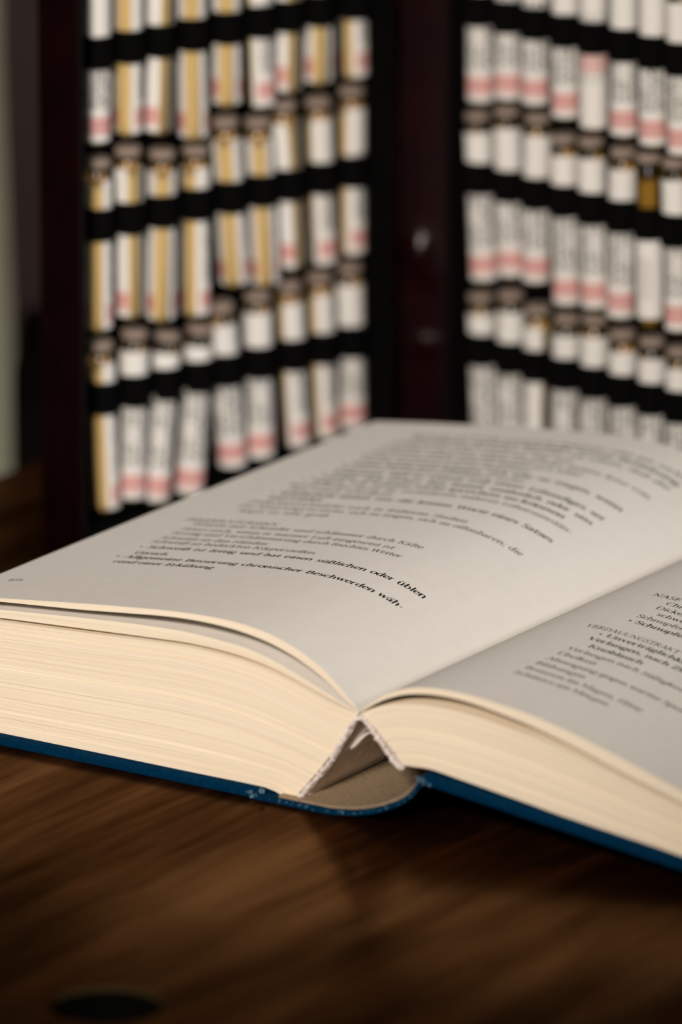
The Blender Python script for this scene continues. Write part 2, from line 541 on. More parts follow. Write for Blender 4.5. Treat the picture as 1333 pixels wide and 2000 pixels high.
def pen_text(t, bold, verts, faces, place, size, s0, u0, width=None):
    """lays the strokes of t along the page; place(s, u) gives the point on the paper"""
    thick, thin = (.315, .10) if bold else (.205, .075)
    k = 1.09 if bold else 1.0
    gap = 0.0
    nat = text_width(t, bold) * size
    nsp = t.count(' ')
    fx = 1.0
    if width is not None:
        if nsp and 0 <= width - nat < nsp * 1.3:
            gap = (width - nat) / nsp
        else:
            fx = width / nat

    def strip(pts, w):
        n = len(pts)
        nb = len(verts)
        for i, (x, y) in enumerate(pts):
            a = pts[max(i - 1, 0)]
            b = pts[min(i + 1, n - 1)]
            dx, dy = b[0] - a[0], b[1] - a[1]
            L = math.hypot(dx, dy) or 1e-6
            dx, dy = dx / L, dy / L
            ww = w if w else thin + (thick - thin) * abs(dy) ** 1.6
            for sgn in (.5, -.5):
                verts.append(place(s0 + (pen + (x * k - dy * ww * sgn)) * size * fx + ex, u0 + (y + dx * ww * sgn) * size))
        for i in range(n - 1):
            q = nb + 2 * i
            faces.append((q, q + 1, q + 3, q + 2))

    def disc(x, y, r):
        nb = len(verts)
        for i in range(10):
            a = 2 * math.pi * i / 10
            verts.append(place(s0 + (pen + x * k + r * math.cos(a)) * size * fx + ex, u0 + (y + r * math.sin(a)) * size))
        faces.append(tuple(range(nb, nb + 10)))

    pen, ex = 0.0, 0.0
    for c in t:
        adv, strokes = GL.get(c, GL['o'])
        for s in strokes:
            if isinstance(s, str):
                p = s.split()
                v = [float(q) for q in p[1:]]
                if p[0] == 'dot':
                    disc(v[0], v[1], .13 if bold else .10)
                elif p[0] == 'bul':
                    disc(v[0], v[1], .27)
                else:
                    strip([(v[0], v[1]), ((v[0] + v[2]) / 2, (v[1] + v[3]) / 2), (v[2], v[3])], thin * 1.25)
            elif len(s) == 2 and s[0][1] == s[1][1]:
                strip(s, thin * 1.25)
            else:
                strip(s, None)
        pen += adv * k
        if c == ' ':
            ex += gap


# ------------------------------------------------------------------ room behind
bm = bmesh.new()
box(bm, (-1.6, .74, -.75), (1.6, .80, 1.5))
tag(bm_obj('wall_back', bm, M_WALL), kind='structure')
bm = bmesh.new()
box(bm, (-1.6, -1.3, -.79), (1.6, .80, -.75))
tag(bm_obj('floor', bm, M_FLOOR), kind='structure')


def make_curtain():
    vs, fs = [], []
    nz, nx = 24, 60
    for side in (0, 1):
        for j in range(nz + 1):
            f = j / nz
            z = -.74 + 1.6 * f
            for i in range(nx + 1):
                t = i / nx
                w = .36 + .02 * (1 - f)
                x = -.0935 + .0034 * max(0, min(1.5, (.06 - z) / .13)) - w * (1 - t)
                y = .50 + .014 * math.sin(t * 34 + .5 * math.sin(3 * f)) + (.002 if side else 0)
                vs.append((x, y, z))
    q = (nx + 1) * (nz + 1)
    for side in (0, 1):
        for j in range(nz):
            for i in range(nx):
                a = side * q + j * (nx + 1) + i
                fs.append((a, a + 1, a + nx + 2, a + nx + 1))
    for j in range(nz):
        for i in (0, nx):
            a = j * (nx + 1) + i
            fs.append((a, a + nx + 1, q + a + nx + 1, q + a))
    o = mesh_obj('curtain', vs, fs, M_CURTAIN, smooth=True)
    tag(o, 'pale greenish curtain hanging at the far left edge behind the table', 'curtain')


make_curtain()

chair = empty('chair', 'black leather chair added for the dark patch behind the open vial case', 'chair')  # added chair; its black colour makes the dark patch beside the case
chair.location = (.122, .39, -.75)
bm = bmesh.new()
box(bm, (-.2085, -.01, .42), (.21, .05, .753), .006)
bm_obj('backrest', bm, M_CHAIR, chair, True)
bm = bmesh.new()
box(bm, (-.21, -.01, .39), (.21, -.30, .45), .02)
bm_obj('seat', bm, M_CHAIR, chair, True)
for sx in (-.18, .18):
    for sy in (.02, -.27):
        bm = bmesh.new()
        box(bm, (sx - .02, sy - .02, 0), (sx + .02, sy + .02, .392), .004)
        bm_obj('leg', bm, M_FLOOR, chair)

# ------------------------------------------------------------------ table
YAW = math.radians(-33.46)
OX, OY = 4.3577, -3.4143           # book origin on the table (mm)
BOOKM = Matrix.Translation(Vector((OX, OY, 0)) * MM) @ Matrix.Rotation(YAW, 4, 'Z')

table = empty('table', 'dark brown lacquered wooden table that carries the open book', 'table')
table.matrix_world = BOOKM


def make_tabletop():
    bm = bmesh.new()
    x0, x1, y0, y1 = -.228, .50, -.46, .66
    hx, hy, r = .0250, -.1305, .0120
    N = 48
    ring = []
    outer = []
    for i in range(N):
        a = 2 * math.pi * i / N
        c, s = math.cos(a), math.sin(a)
        ring.append(bm.verts.new((hx + r * c, hy + r * s, 0)))
        k = .03 / max(abs(c), abs(s))
        outer.append(bm.verts.new((hx + k * c, hy + k * s, 0)))
    for i in range(N):
        bm.faces.new((ring[i], ring[(i + 1) % N], outer[(i + 1) % N], outer[i]))
    inner = {}
    # frame of four big quads around the square patch
    a0, a1, b0, b1 = hx - .03, hx + .03, hy - .03, hy + .03

    def edge(pred, key):
        return sorted([v for v in outer if pred(v)], key=key)
    eps = 1e-5
    left = edge(lambda v: abs(v.co.x - a0) < eps, lambda v: v.co.y)
    right = edge(lambda v: abs(v.co.x - a1) < eps, lambda v: v.co.y)
    bot = edge(lambda v: abs(v.co.y - b0) < eps, lambda v: v.co.x)
    top = edge(lambda v: abs(v.co.y - b1) < eps, lambda v: v.co.x)
    c = [bm.verts.new(p) for p in ((x0, y0, 0), (x1, y0, 0), (x1, y1, 0), (x0, y1, 0))]
    bm.faces.new([c[0], c[1]] + bot[::-1])
    bm.faces.new([c[1], c[2]] + right[::-1])
    bm.faces.new([c[2], c[3]] + top)
    bm.faces.new([c[3], c[0]] + left)
    bl = [bm.verts.new((v.co.x, v.co.y, -.028)) for v in c]
    for i in range(4):
        bm.faces.new((c[i], bl[i], bl[(i + 1) % 4], c[(i + 1) % 4]))
    bm.faces.new(bl)
    o = bm_obj('tabletop', bm, M_WOOD, table)
    # countersunk dark hole
    vs, fs = [], []
    prof = [(r, 0), (r * .965, -.0012), (r * .95, -.007), (0.0005, -.0075)]
    for (rr, zz) in prof:
        for i in range(N):
            a = 2 * math.pi * i / N
            vs.append((hx + rr * math.cos(a), hy + rr * math.sin(a), zz))
    for k in range(3):
        for i in range(N):
            fs.append((k * N + i, k * N + (i + 1) % N, (k + 1) * N + (i + 1) % N, (k + 1) * N + i))
    h = mesh_obj('bolt_hole', vs, fs, M_HOLE, table, True)
    h.data.materials.append(M_RIM)
    for p in h.data.polygons[:N]:
        p.material_index = 1
    tag(h, 'dark round bolt hole near the front edge')
    for sx in (x0 + .05, x1 - .05):
        for sy in (y0 + .05, y1 - .05):
            b2 = bmesh.new()
            box(b2, (sx - .03, sy - .03, -.75), (sx + .03, sy + .03, -.0281), .003)
            bm_obj('leg', b2, M_WOOD, table)


make_tabletop()

# ------------------------------------------------------------------ open book (local frame: x = across the spread, y = up the page, z = up)
book = empty('open_book', 'thick open book with cream pages and blue cloth cover lying on the table', 'book')
book.matrix_world = BOOKM
U0, U1 = 2.5, 181.0


def curve(pts, n=160, sigma=1.6):
    """dense smoothed polyline through pts, parametrised by arc length, ends kept"""
    P = np.array(pts, float)
    s = np.concatenate([[0], np.cumsum(np.hypot(*np.diff(P, axis=0).T))])
    d = np.linspace(0, s[-1], 700)
    X = np.stack([np.interp(d, s, P[:, 0]), np.interp(d, s, P[:, 1])], 1)
    step = d[1] - d[0]
    k = int(3 * sigma / step)
    if k > 0:
        w = np.exp(-.5 * (np.arange(-k, k + 1) * step / sigma) ** 2)
        w /= w.sum()
        pad = np.concatenate([2 * X[0] - X[k:0:-1], X, 2 * X[-1] - X[-2:-k - 2:-1]])
        X = np.stack([np.convolve(pad[:, i], w, 'valid') for i in (0, 1)], 1)
        X[0], X[-1] = P[0], P[-1]
    s = np.concatenate([[0], np.cumsum(np.hypot(*np.diff(X, axis=0).T))])
    d = np.linspace(0, s[-1], n)
    return np.stack([np.interp(d, s, X[:, 0]), np.interp(d, s, X[:, 1])], 1)


def slab(name, low, top, mat, parent, u0, u1, bow=None, cap_mat=None):
    """solid between two profile curves (same count), extruded along the page height"""
    n = len(low)
    vs, uvs = [], []
    for u in (u0, u1):
        for C_, layer in ((low, 0.0), (top, 1.0)):
            L = 0
            for i in range(n):
                if i:
                    L += math.hypot(*(C_[i] - C_[i - 1]))
                vs.append((C_[i][0] * MM, u * MM, C_[i][1] * MM))
                uvs.append((L / 100.0, slab.v0 + layer * slab.dv))
    fs = []
    for i in range(n - 1):
        a, b, c, d = i, n + i, 2 * n + i, 3 * n + i
        fs.append((a, a + 1, b + 1, b))          # front face
        fs.append((c, d, d + 1, c + 1))          # back face
        fs.append((b, b + 1, d + 1, d))          # top
        fs.append((a, c, c + 1, a + 1))          # bottom
    for i in (0, n - 1):
        fs.append((i, n + i, 3 * n + i, 2 * n + i))
    o = mesh_obj(name, vs, fs, mat, parent, True, uvs)
    if cap_mat:
        o.data.materials.append(cap_mat)
        for p in o.data.polygons:
            if abs(p.normal.y) < .5 and abs(p.normal.z) > .05 or abs(p.normal.y) < .5 and p.center.z > 0.02 and abs(p.normal.x) < .99:
                p.material_index = 1
    return o


slab.v0, slab.dv = 0.0, .1

L_TOP = curve([(-112.5, 32.4), (-97.44, 34.34), (-82.5, 36.0), (-67.68, 37.6), (-53.01, 38.95), (-45.79, 39.45), (-38.46, 39.65), (-31.31, 39.45), (-24.04, 38.48), (-16.95, 36.34), (-9.75, 32.93), (-2.7, 27.26), (.3, 24.4)], sigma=2.2)
L_FLAP = curve([(-112.5, 31.9), (-97.45, 33.5), (-75.16, 35.3), (-53.02, 37.6), (-45.79, 38.05), (-38.47, 38.09), (-31.31, 37.6), (-24.05, 36.4), (-16.95, 34.21), (-9.75, 30.8), (-2.7, 25.9), (.2, 24.2)], sigma=2.2)
L_BLK = curve([(-112, 29.6), (-97.48, 31.6), (-75.18, 33.4), (-60.43, 34.44), (-45.81, 34.96), (-31.33, 34.1), (-24.06, 32.65), (-16.96, 30.3), (-9.75, 27.6), (-2.7, 24.9), (.1, 24.0)], sigma=2.2)
L_GAP = curve([(-111.5, 28.4), (-97.5, 29.6), (-82.56, 30.45), (-75.21, 30.85), (-60.46, 31.7), (-45.83, 32.45), (-38.5, 32.3), (-31.34, 31.8), (-24.07, 30.7), (-16.97, 28.75), (-9.75, 26.5), (-2.7, 24.4), (0, 23.8)], sigma=2.2)
L_MAIN = L_GAP.copy()
tt = np.linspace(0, 1, len(L_MAIN))
L_MAIN[:, 1] -= .75 * np.clip(tt / .12, 0, 1) * np.clip((1 - tt) / .06, 0, 1) + .05
L_BOT = curve([(-109.5, 2.2), (-68, 2.25), (-46, 2.25), (-31.5, 2.3), (-25, 2.25), (-22, 1.75), (-20, .95), (-18, .25)], sigma=.5)
R_TOP = curve([(.5, 24.4), (2.98, 26.7), (7.42, 29.71), (12.51, 32.0), (18.8, 33.08), (25.19, 33.35), (31.43, 33.01), (43.99, 31.55), (56.46, 28.9), (68.87, 25.4), (83.27, 20.9), (98, 16.0), (112, 11.6)], sigma=2.2)
R_FLAP = curve([(.55, 24.2), (3.2, 26.1), (7.42, 28.65), (12.52, 30.55), (18.8, 31.6), (25.2, 31.75), (31.44, 31.2), (44.01, 29.09), (56.49, 25.95), (68.91, 22.15), (83.31, 18.2), (98, 13.9), (112, 10.2)], sigma=2.2)
R_BLK = curve([(.6, 24.0), (4.19, 26.0), (8, 27.3), (12.52, 28.35), (18.81, 28.95), (25.21, 28.95), (31.46, 28.5), (44.03, 26.6), (56.51, 24.0), (68.92, 20.9), (83.32, 17.2), (98, 12.8), (111, 9.3)], sigma=2.2)
R_BOT = curve([(11.9, 13.9), (18.86, 14.3), (31.55, 12.6), (44.14, 10.9), (56.65, 9.1), (69.08, 7.4), (83.49, 5.45), (98, 3.8), (109, 2.7)], sigma=1.2)
rng = random.Random(7)


def leg_point(A, B, f, bulge):
    p = A + (B - A) * f
    d = B - A
    nrm = np.array([-d[1], d[0]]) / np.hypot(*d)
    return p + nrm * bulge * 4 * f * (1 - f)


def bundles(low, top, n, spine_end, parent, bulge, widths):
    """the sewn block as n page bundles interpolated between its lowest and highest leaf"""
    edges = np.concatenate([[0], np.cumsum(widths)]) / sum(widths)
    A, B = low[spine_end], top[spine_end]

    def layer(f):
        c = low * (1 - f) + top * f
        want = leg_point(A, B, f, bulge)
        w = np.linspace(0, 1, len(c))
        w = w if spine_end == -1 else 1 - w
        return c + (want - c[spine_end]) * (w[:, None] ** 6)
    first = None
    for k in range(n):
        lo, hi = layer(edges[k] + (.0006 if k else 0)), layer(edges[k + 1] - .0006)
        slab.v0, slab.dv = edges[k], edges[k + 1] - edges[k]
        j = rng.uniform(-.16, .16)
        slab('page_bundle', lo, hi, M_EDGE, parent, U0 + j, U1 + rng.uniform(-.15, .15))


bundles(L_BOT, L_MAIN, 26, -1, book, -.75, [rng.uniform(.6, 1.4) for _ in range(26)])
slab.v0, slab.dv = 1.0, .08
slab('loose_leaves', L_GAP, L_BLK, M_EDGE, book, U0 + .1, U1, cap_mat=M_PAGE)
slab.v0, slab.dv = 1.1, .04
left_leaf = slab('left_page', L_FLAP, L_TOP, M_EDGE, book, U0 - .1, U1, cap_mat=M_PAGE)
bundles(R_BOT, R_BLK, 14, 0, book, -.45, [rng.uniform(.6, 1.4) for _ in range(14)])
slab.v0, slab.dv = 1.1, .04
right_leaf = slab('right_page', R_FLAP, R_TOP, M_EDGE, book, U0 - .1, U1, cap_mat=M_PAGE)
SUB = np.array([0, 1.0])
for nm, C_ in (('left', L_FLAP), ('right', R_FLAP)):  # added recessed leaves that lighten the dark gap under each top page
    fade = np.clip(np.minimum(np.linspace(0, 1, len(C_)), np.linspace(1, 0, len(C_))) / .12, 0, 1)[:, None]
    slab.v0, slab.dv = 1.2, .02
    slab('loose_leaves', C_ - SUB * (.12 + .75 * fade), C_ - SUB * .1, M_EDGE, book, U0 + 4.5, U1, cap_mat=M_PAGE)
tag(left_leaf, 'left open page printed with lines of text')
tag(right_leaf, 'right open page, darker, sloping away from the gutter')

# covers ------------------------------------------------------------


def board(name, P, Q, thick, u0, u1):
    d = (Q - P) / np.hypot(*(Q - P))
    nrm = np.array([-d[1], d[0]])
    if nrm[1] < 0:
        nrm = -nrm
    bm = bmesh.new()
    L = np.hypot(*(Q - P)) * MM
    box(bm, (0, u0 * MM, 0), (L, u1 * MM, thick * MM), .0005)
    for v in bm.verts:
        p = P * MM + d * v.co.x + nrm * v.co.z
        v.co = Vector((p[0], v.co.y, p[1]))
    return bm_obj(name, bm, M_CLOTH, book, True)


board('front_cover', np.array([-115.5, 0.02]), np.array([-26.2, .02]), 2.15, 0, 184)
board('back_cover', np.array([18.2, 11.35]), np.array([114.5, .15]), 2.3, 0, 184)


def strip_solid(name, pts, thick, u0, u1, mat, jitter=0.0, nu=1, rnd=None, inner=True):
    P = curve(pts, 60, .8)
    n = len(P)
    T = np.gradient(P, axis=0)
    T /= np.hypot(T[:, 0], T[:, 1])[:, None]
    Nn = np.stack([-T[:, 1], T[:, 0]], 1)
    vs, fs = [], []
    for iu in range(nu + 1):
        u = u0 + (u1 - u0) * iu / nu
        for side in (0, 1):
            for i in range(n):
                q = P[i] + Nn[i] * thick * side
                if rnd:
                    q = q + np.array([rnd.gauss(0, jitter), rnd.gauss(0, jitter)])
                vs.append((q[0] * MM, u * MM, q[1] * MM))
    for iu in range(nu):
        a = iu * 2 * n
        b = a + 2 * n
        for i in range(n - 1):
            fs.append((a + i, a + i + 1, b + i + 1, b + i))
            fs.append((a + n + i, b + n + i, b + n + i + 1, a + n + i + 1))
        for i in (0, n - 1):
            fs.append((a + i, b + i, b + n + i, a + n + i))
    for a in (0, nu * 2 * n):
        for i in range(n - 1):
            fs.append((a + i, a + n + i, a + n + i + 1, a + i + 1))
    return mesh_obj(name, vs, fs, mat, book, True)


SP = [(-27.2, .05), (-21, .05), (-14, .05), (-6, .05), (.5, .9), (4.5, 1.9), (8.4, 3.3), (13.0, 5.6), (16.4, 8.3), (18.3, 10.9), (18.9, 12.4)]
sp = strip_solid('spine', SP, 1.15, -.4, 184, M_CLOTH)
SPI = [(-20, 1.25), (-14, 1.25), (-6, 1.25), (.1, 2.05), (4.0, 3.05), (7.8, 4.4), (12.3, 6.6), (15.3, 9.0), (17.0, 11.0), (17.4, 12.0)]
si = strip_solid('spine_lining', SPI, .5, .6, 183, M_BOARD)
tag(si, 'grey-brown board lining inside the hollow spine')
tag(sp, 'blue cloth spine bowed away from the pages, edge worn pale')

# worn pale threads along the bent edge of the spine
r2 = random.Random(3)
PS = curve(SP, 200, .8)
bm = bmesh.new()


def tuft(bm, c, r, rnd):
    g = bmesh.ops.create_icosphere(bm, subdivisions=1, radius=r)
    for v in g['verts']:
        v.co = Vector((v.co.x * rnd.uniform(.6, 1.5), v.co.y * rnd.uniform(.5, 1.1), v.co.z * rnd.uniform(.5, 1.2))) + Vector(c)


for k in range(46):
    i = int(20 + 165 * r2.random())
    tuft(bm, (PS[i][0] * MM, -.0004, (PS[i][1] + .55 + r2.uniform(-.35, .45)) * MM), r2.uniform(.00012, .0003), r2)
for c, n, sd in (((-26.5, .9), 22, .7), ((18.6, 12.2), 26, .8), ((-24.2, 2.2), 8, .4)):
    for k in range(n):
        tuft(bm, ((c[0] + r2.gauss(0, sd)) * MM, r2.uniform(-.5, .1) * MM, max(.2, c[1] + r2.gauss(0, sd * .6)) * MM), r2.uniform(.0002, .00045), r2)
w = bm_obj('worn_threads', bm, M_WORN, sp, True)
tag(w, 'pale frayed threads on the worn spine edge', kind='stuff')

# mull: white frayed cloth following the spine of both blocks
MU = [(-18.3, .35), (-16.2, 1.6), (-13.3, 4.6), (-8.0, 11.0), (-3.5, 18.4), (-1.2, 22.2), (.3, 23.6), (1.6, 23.2), (3.2, 21.6), (5.2, 19.6), (7.6, 16.6), (9.4, 14.8), (11.6, 13.4)]
r3 = random.Random(11)
strip_mull = strip_solid('mull_lining', [(x + (.35 if x < .3 else -.35), z - .25) for x, z in MU], -.35, 2.9, 180, M_MULL, .05, 40, r3)
tag(strip_mull, 'creased whitish cloth glued inside the block spine')
PM = curve(MU, 420, .5)
bm = bmesh.new()
for i in range(0, 420):
    x, z = PM[i]
    off = r3.uniform(-.2, .5)
    sgn = 1 if i < 225 else -1
    tuft(bm, ((x + sgn * off * .5 + r3.gauss(0, .12)) * MM, (2.3 + r3.uniform(-.35, .3)) * MM, (z - .25 + r3.gauss(0, .2)) * MM), r3.uniform(.00022, .00052), r3)
fr = bm_obj('frayed_edge', bm, M_MULL, strip_mull, True)
tag(fr, kind='stuff')

# paper strip along the lower edge of the left block's spine lining
bm = bmesh.new()
box(bm, (-14.75 * MM, 4.0 * MM, 1.85 * MM), (-14.25 * MM, 180 * MM, 3.1 * MM), .0001)
ps = bm_obj('paper_strip', bm, M_PAGE, book)
tag(ps, 'white paper edge along the lower spine of the left block')

# pale tab added for a glimpse of light inside the hollow
vs, fs = [], []
for i in range(13):
    t = i / 12
    for j, y in enumerate((7, 10, 16, 24)):
        vs.append(((-5.2 + 5.4 * t - .25 * j) * MM, (y + 4 * t) * MM, (13.6 + 4.0 * t + 1.3 * math.sin(t * 3.1) - .25 * j) * MM))
for i in range(12):
    for j in range(3):
        a = i * 4 + j
        fs.append((a, a + 4, a + 5, a + 1))
tab = mesh_obj('light_tab', vs, fs, M_PAGE, book, True)
md = tab.modifiers.new('thick', 'SOLIDIFY')
md.thickness = .00025
tag(tab, 'pale tab added for a glimpse of light inside the hollow spine')

# ------------------------------------------------------------------ printing


def page_place(P, sign, lift):
    s = np.concatenate([[0], np.cumsum(np.hypot(*np.diff(P, axis=0).T))])
    if sign < 0:
        s = s - s[-1]

    def f(a, u):
        x = float(np.interp(a, s, P[:, 0]))
        z = float(np.interp(a, s, P[:, 1]))
        return (x * MM, u * MM, (z + lift) * MM)
    return f


placeL = page_place(L_TOP, -1, .045)
placeR = page_place(R_TOP, 1, .045)
H, E, CNT = -103.6, -98.7, -96.1
RM = -18.8
SIZE = 1.42
# (start s, baseline u, bold, text, end s or None)
LEFT = [
    (CNT, 38.0, True, 'rend einer Erkältung', -68.0),
    (E, 42.6, True, '• Allgemeine Besserung chronischer Beschwerden wäh-', RM),
    (CNT, 46.6, True, 'Geruch.', -86.2),
    (E, 52.0, True, '• Schweiß ist fettig und hat einen süßlichen oder üblen', RM),
    (E, 57.0, False, 'Schweiß an bedeckten Körperstellen.', -52.0),
    (E, 60.9, False, 'Schwitzt an den Händen', -68.5),
    (E, 65.5, False, 'Frostig und Verschlimmerung durch feuchtes Wetter', -34.7),
    (E, 69.6, False, 'Friert auch, wenn er warmer Luft ausgesetzt ist', -39.4),
    (E, 74.3, False, 'Frieren mit Schauder und schlimmer durch Kälte', -34.5),
    (H, 78.0, False, 'TEMPERATURSINN', -77.2),
    (CNT, 88.6, False, 'Angst ist sehr groß.', -69.5),
    (E, 93.0, False, 'Das Kind wagt es nicht, sich zu zeigen, sich zu offenbaren; die', RM),
    (E, 97.3, False, 'Gedächtnisschwäche auch in früheren Stadien', -37.0),
    (CNT, 102.0, True, 'und Liedes.', -80.0),
    (E, 106.3, True, '• Wiederholt immer nur die letzten Worte eines Satzes', RM),
    (CNT, 110.6, False, 'den seiner Kindheit.', -66.0),
    (E, 114.8, False, 'Beschwerden durch die veränderten äußeren Lebensumstän-', RM),
    (E, 119.4, True, '• Angst, vor Leuten nicht sprechen zu können', -24.0),
    (E, 123.8, True, '• Gefühl, daß andere ihm fremd, unähnlich oder uns', RM),
    (E, 128.6, True, '• Wahnidee, daß in seinem Leib etwas Lebendiges sei', RM),
    (CNT, 133.0, False, 'Furcht vor Krankheit und Schmerz, nachts', -44.0),
    (E, 137.2, True, '• Weint leicht und beginnt, sich sehr zu sorgen, wenn', RM),
    (CNT, 141.4, False, 'Unruhe im ganzen Leib am Abend und', -48.0),
    (E, 145.6, False, 'Reizbar und mürrisch schon am Morgen nach Schlaf', -36.0),
    (E, 149.8, False, 'Verlassen, fühlt sich allein und redet immer leise von', RM),
    (E, 154.2, False, 'Vergeßlich bei jeder Arbeit am Tag und', -44.0),
    (E, 158.8, False, 'Sehnsucht nach Ruhe, Furcht vor allem, daß die', RM),
    (E, 163.2, True, '• Zerstreut, verwirrt bei jeder neuen Beziehung', RM),
    (E, 167.4, False, 'Traurig und still, antwortet langsam oder gar nicht,', RM),
]
RIGHT = [
    (25.0, 88.8, False, 'NASE'),
    (30.8, 84.9, False, 'Chronischer Schnupfen im Winter'),
    (30.6, 80.9, False, 'Dicker gelber Schleim in der Nase, der'),
    (33.2, 77.0, False, 'schwer zu lösen ist'),
    (30.4, 73.0, False, 'Schnupfen mit Niesen am Morgen'),
    (30.4, 68.9, True, '• Schnupfen bei jedem Wetter'),
    (25.0, 60.0, False, 'VERDAUUNGSTRAKT'),
    (30.3, 56.4, True, '• Unverträglichkeit von Milch'),
    (30.3, 52.2, True, 'Verlangen, nach Zwiebeln und'),
    (33.2, 47.7, True, 'Knoblauch'),
    (30.4, 43.2, False, 'Verlangen nach Süßigkeiten und Salz'),
    (30.4, 38.9, False, 'Übelkeit'),
    (30.4, 34.4, False, 'Abneigung gegen warme Speisen'),
    (30.4, 30.0, False, 'Blähungen'),
    (30.3, 25.7, False, 'Brennen im Magen, Hitze'),
    (30.0, 21.4, False, 'Schmerz am Morgen'),
]
vs, fs = [], []
for s0, u0, bold, t, e in LEFT:
    pen_text(t, bold, vs, fs, placeL, 1.53, s0, u0, None if e is None else e - s0)
pen_text('675', False, vs, fs, placeL, 1.35, -111.2, 17.6)
pr = mesh_obj('printed_text', vs, fs, M_INK, left_leaf)
tag(pr, 'black printed German text on the left page', kind='stuff')
vs, fs = [], []
for s0, u0, bold, t in RIGHT:
    pen_text(t, bold, vs, fs, placeR, SIZE, s0, u0, 24.4 if t.startswith('VERD') else None)
pr = mesh_obj('printed_text', vs, fs, M_INK, right_leaf)
tag(pr, 'black printed German text on the right page', kind='stuff')

# ------------------------------------------------------------------ remedy case
case = empty('vial_case', 'dark oxblood leather case standing open behind the book, rows of vials inside', 'case')
ROWS_LOW = {'B': 118.07, 'C': 74.9, 'D': 30.64}
BAND_H = 8.3
TOPZ = 149.0
PANEL = {}


def panel(name, P0, th, s_out, s_in, back, front, label):
    """tray; local frame: x along the row, y towards the viewer's side of the tray, z up; origin on the vial axis plane"""
    root = bpy.data.objects.new(name, None)
    root.empty_display_size = .01
    COL.objects.link(root)
    root.parent = case
    root['label'] = label
    d = Vector((math.cos(th), math.sin(th), 0))
    n = Vector((math.sin(th), -math.cos(th), 0))
    M = Matrix(((d.x, -n.x, 0, P0[0] * MM), (d.y, -n.y, 0, P0[1] * MM), (0, 0, 1, 0), (0, 0, 0, 1)))
    root.matrix_world = M
    return root, M


def tray(root, x0, x1, back, front, hinge_hi):
    """leather shell: back, side walls, floor and lid edge, with black lining; y negative = towards viewer"""
    w = 1.4
    b, f = back, -front
    bm = bmesh.new()
    box(bm, (x0 * MM, (b - w) * MM, .0), (x1 * MM, b * MM, TOPZ * MM), .0008)
    bm_obj('back_board', bm, M_LEATHER, root, True)
    for xa, xb in ((x0, x0 + w), (x1 - w, x1)):
        bm = bmesh.new()
        box(bm, (xa * MM, f * MM, 0), (xb * MM, (b - w) * MM, TOPZ * MM), .0005)
        bm_obj('side_wall', bm, M_LEATHER, root, True)
    for za, zb in ((0, 2.0), (TOPZ - 2, TOPZ)):
        bm = bmesh.new()
        box(bm, ((x0 + w) * MM, f * MM, za * MM), ((x1 - w) * MM, (b - w) * MM, zb * MM), .0005)
        bm_obj('end_wall', bm, M_LEATHER, root, True)
    # black lining
    bm = bmesh.new()
    l = .5
    box(bm, ((x0 + w) * MM, (b - w - l) * MM, 2 * MM), ((x1 - w) * MM, (b - w) * MM, (TOPZ - 2) * MM))
    for xa in (x0 + w, x1 - w - l):
        box(bm, (xa * MM, (f + .3) * MM, 2 * MM), ((xa + l) * MM, (b - w - l) * MM, (TOPZ - 2) * MM))
    box(bm, ((x0 + w + l) * MM, (f + .3) * MM, 2 * MM), ((x1 - w - l) * MM, (b - w - l) * MM, 2.5 * MM))
    bm_obj('lining', bm, M_LINING, root)
    # zip tape round the open rim
    bm = bmesh.new()
    for xa, xb, za, zb in ((x0 + .2, x0 + w - .2, .4, TOPZ - .4), (x0 + w, x1 - w, .3, 1.5), (x0 + w, x1 - w, TOPZ - 1.6, TOPZ - .4)):
        box(bm, (xa * MM, (f - .5) * MM, za * MM), (xb * MM, f * MM, zb * MM))
    bm_obj('zip_tape', bm, M_ZIP, root)


def elastic(root, xs, zlow, back_y, x0, x1):
    """elastic band looped over each vial of a row"""
    R = 3.95
    pts = [(x0, back_y - .15)]
    for x in xs:
        for k in range(13):
            a = math.pi * (1 - k / 12)
            c, s = math.cos(a), math.sin(a)
            px, py = x + R * c, -R * s * 1.0
            if k in (0, 12):
                px, py = x + R * c, 1.4
            if px <= pts[-1][0] + .02:
                px = pts[-1][0] + .02
            pts.append((px, py))
    pts.append((max(x1, pts[-1][0] + .05), back_y - .15))
    vs, fs = [], []
    n = len(pts)
    for z in (zlow, zlow + BAND_H):
        for off in (0, -.4):
            for (px, py) in pts:
                vs.append((px * MM, (py + off) * MM, z * MM))
    for i in range(n - 1):
        a, b, c, d = i, n + i, 2 * n + i, 3 * n + i
        fs += [(a, a + 1, c + 1, c), (b, d, d + 1, b + 1), (a, b, b + 1, a + 1), (c, c + 1, d + 1, d)]
    for i in (0, n - 1):
        fs.append((i, 2 * n + i, 3 * n + i, n + i))
    o = mesh_obj('elastic_band', vs, fs, M_ELASTIC, root, True)


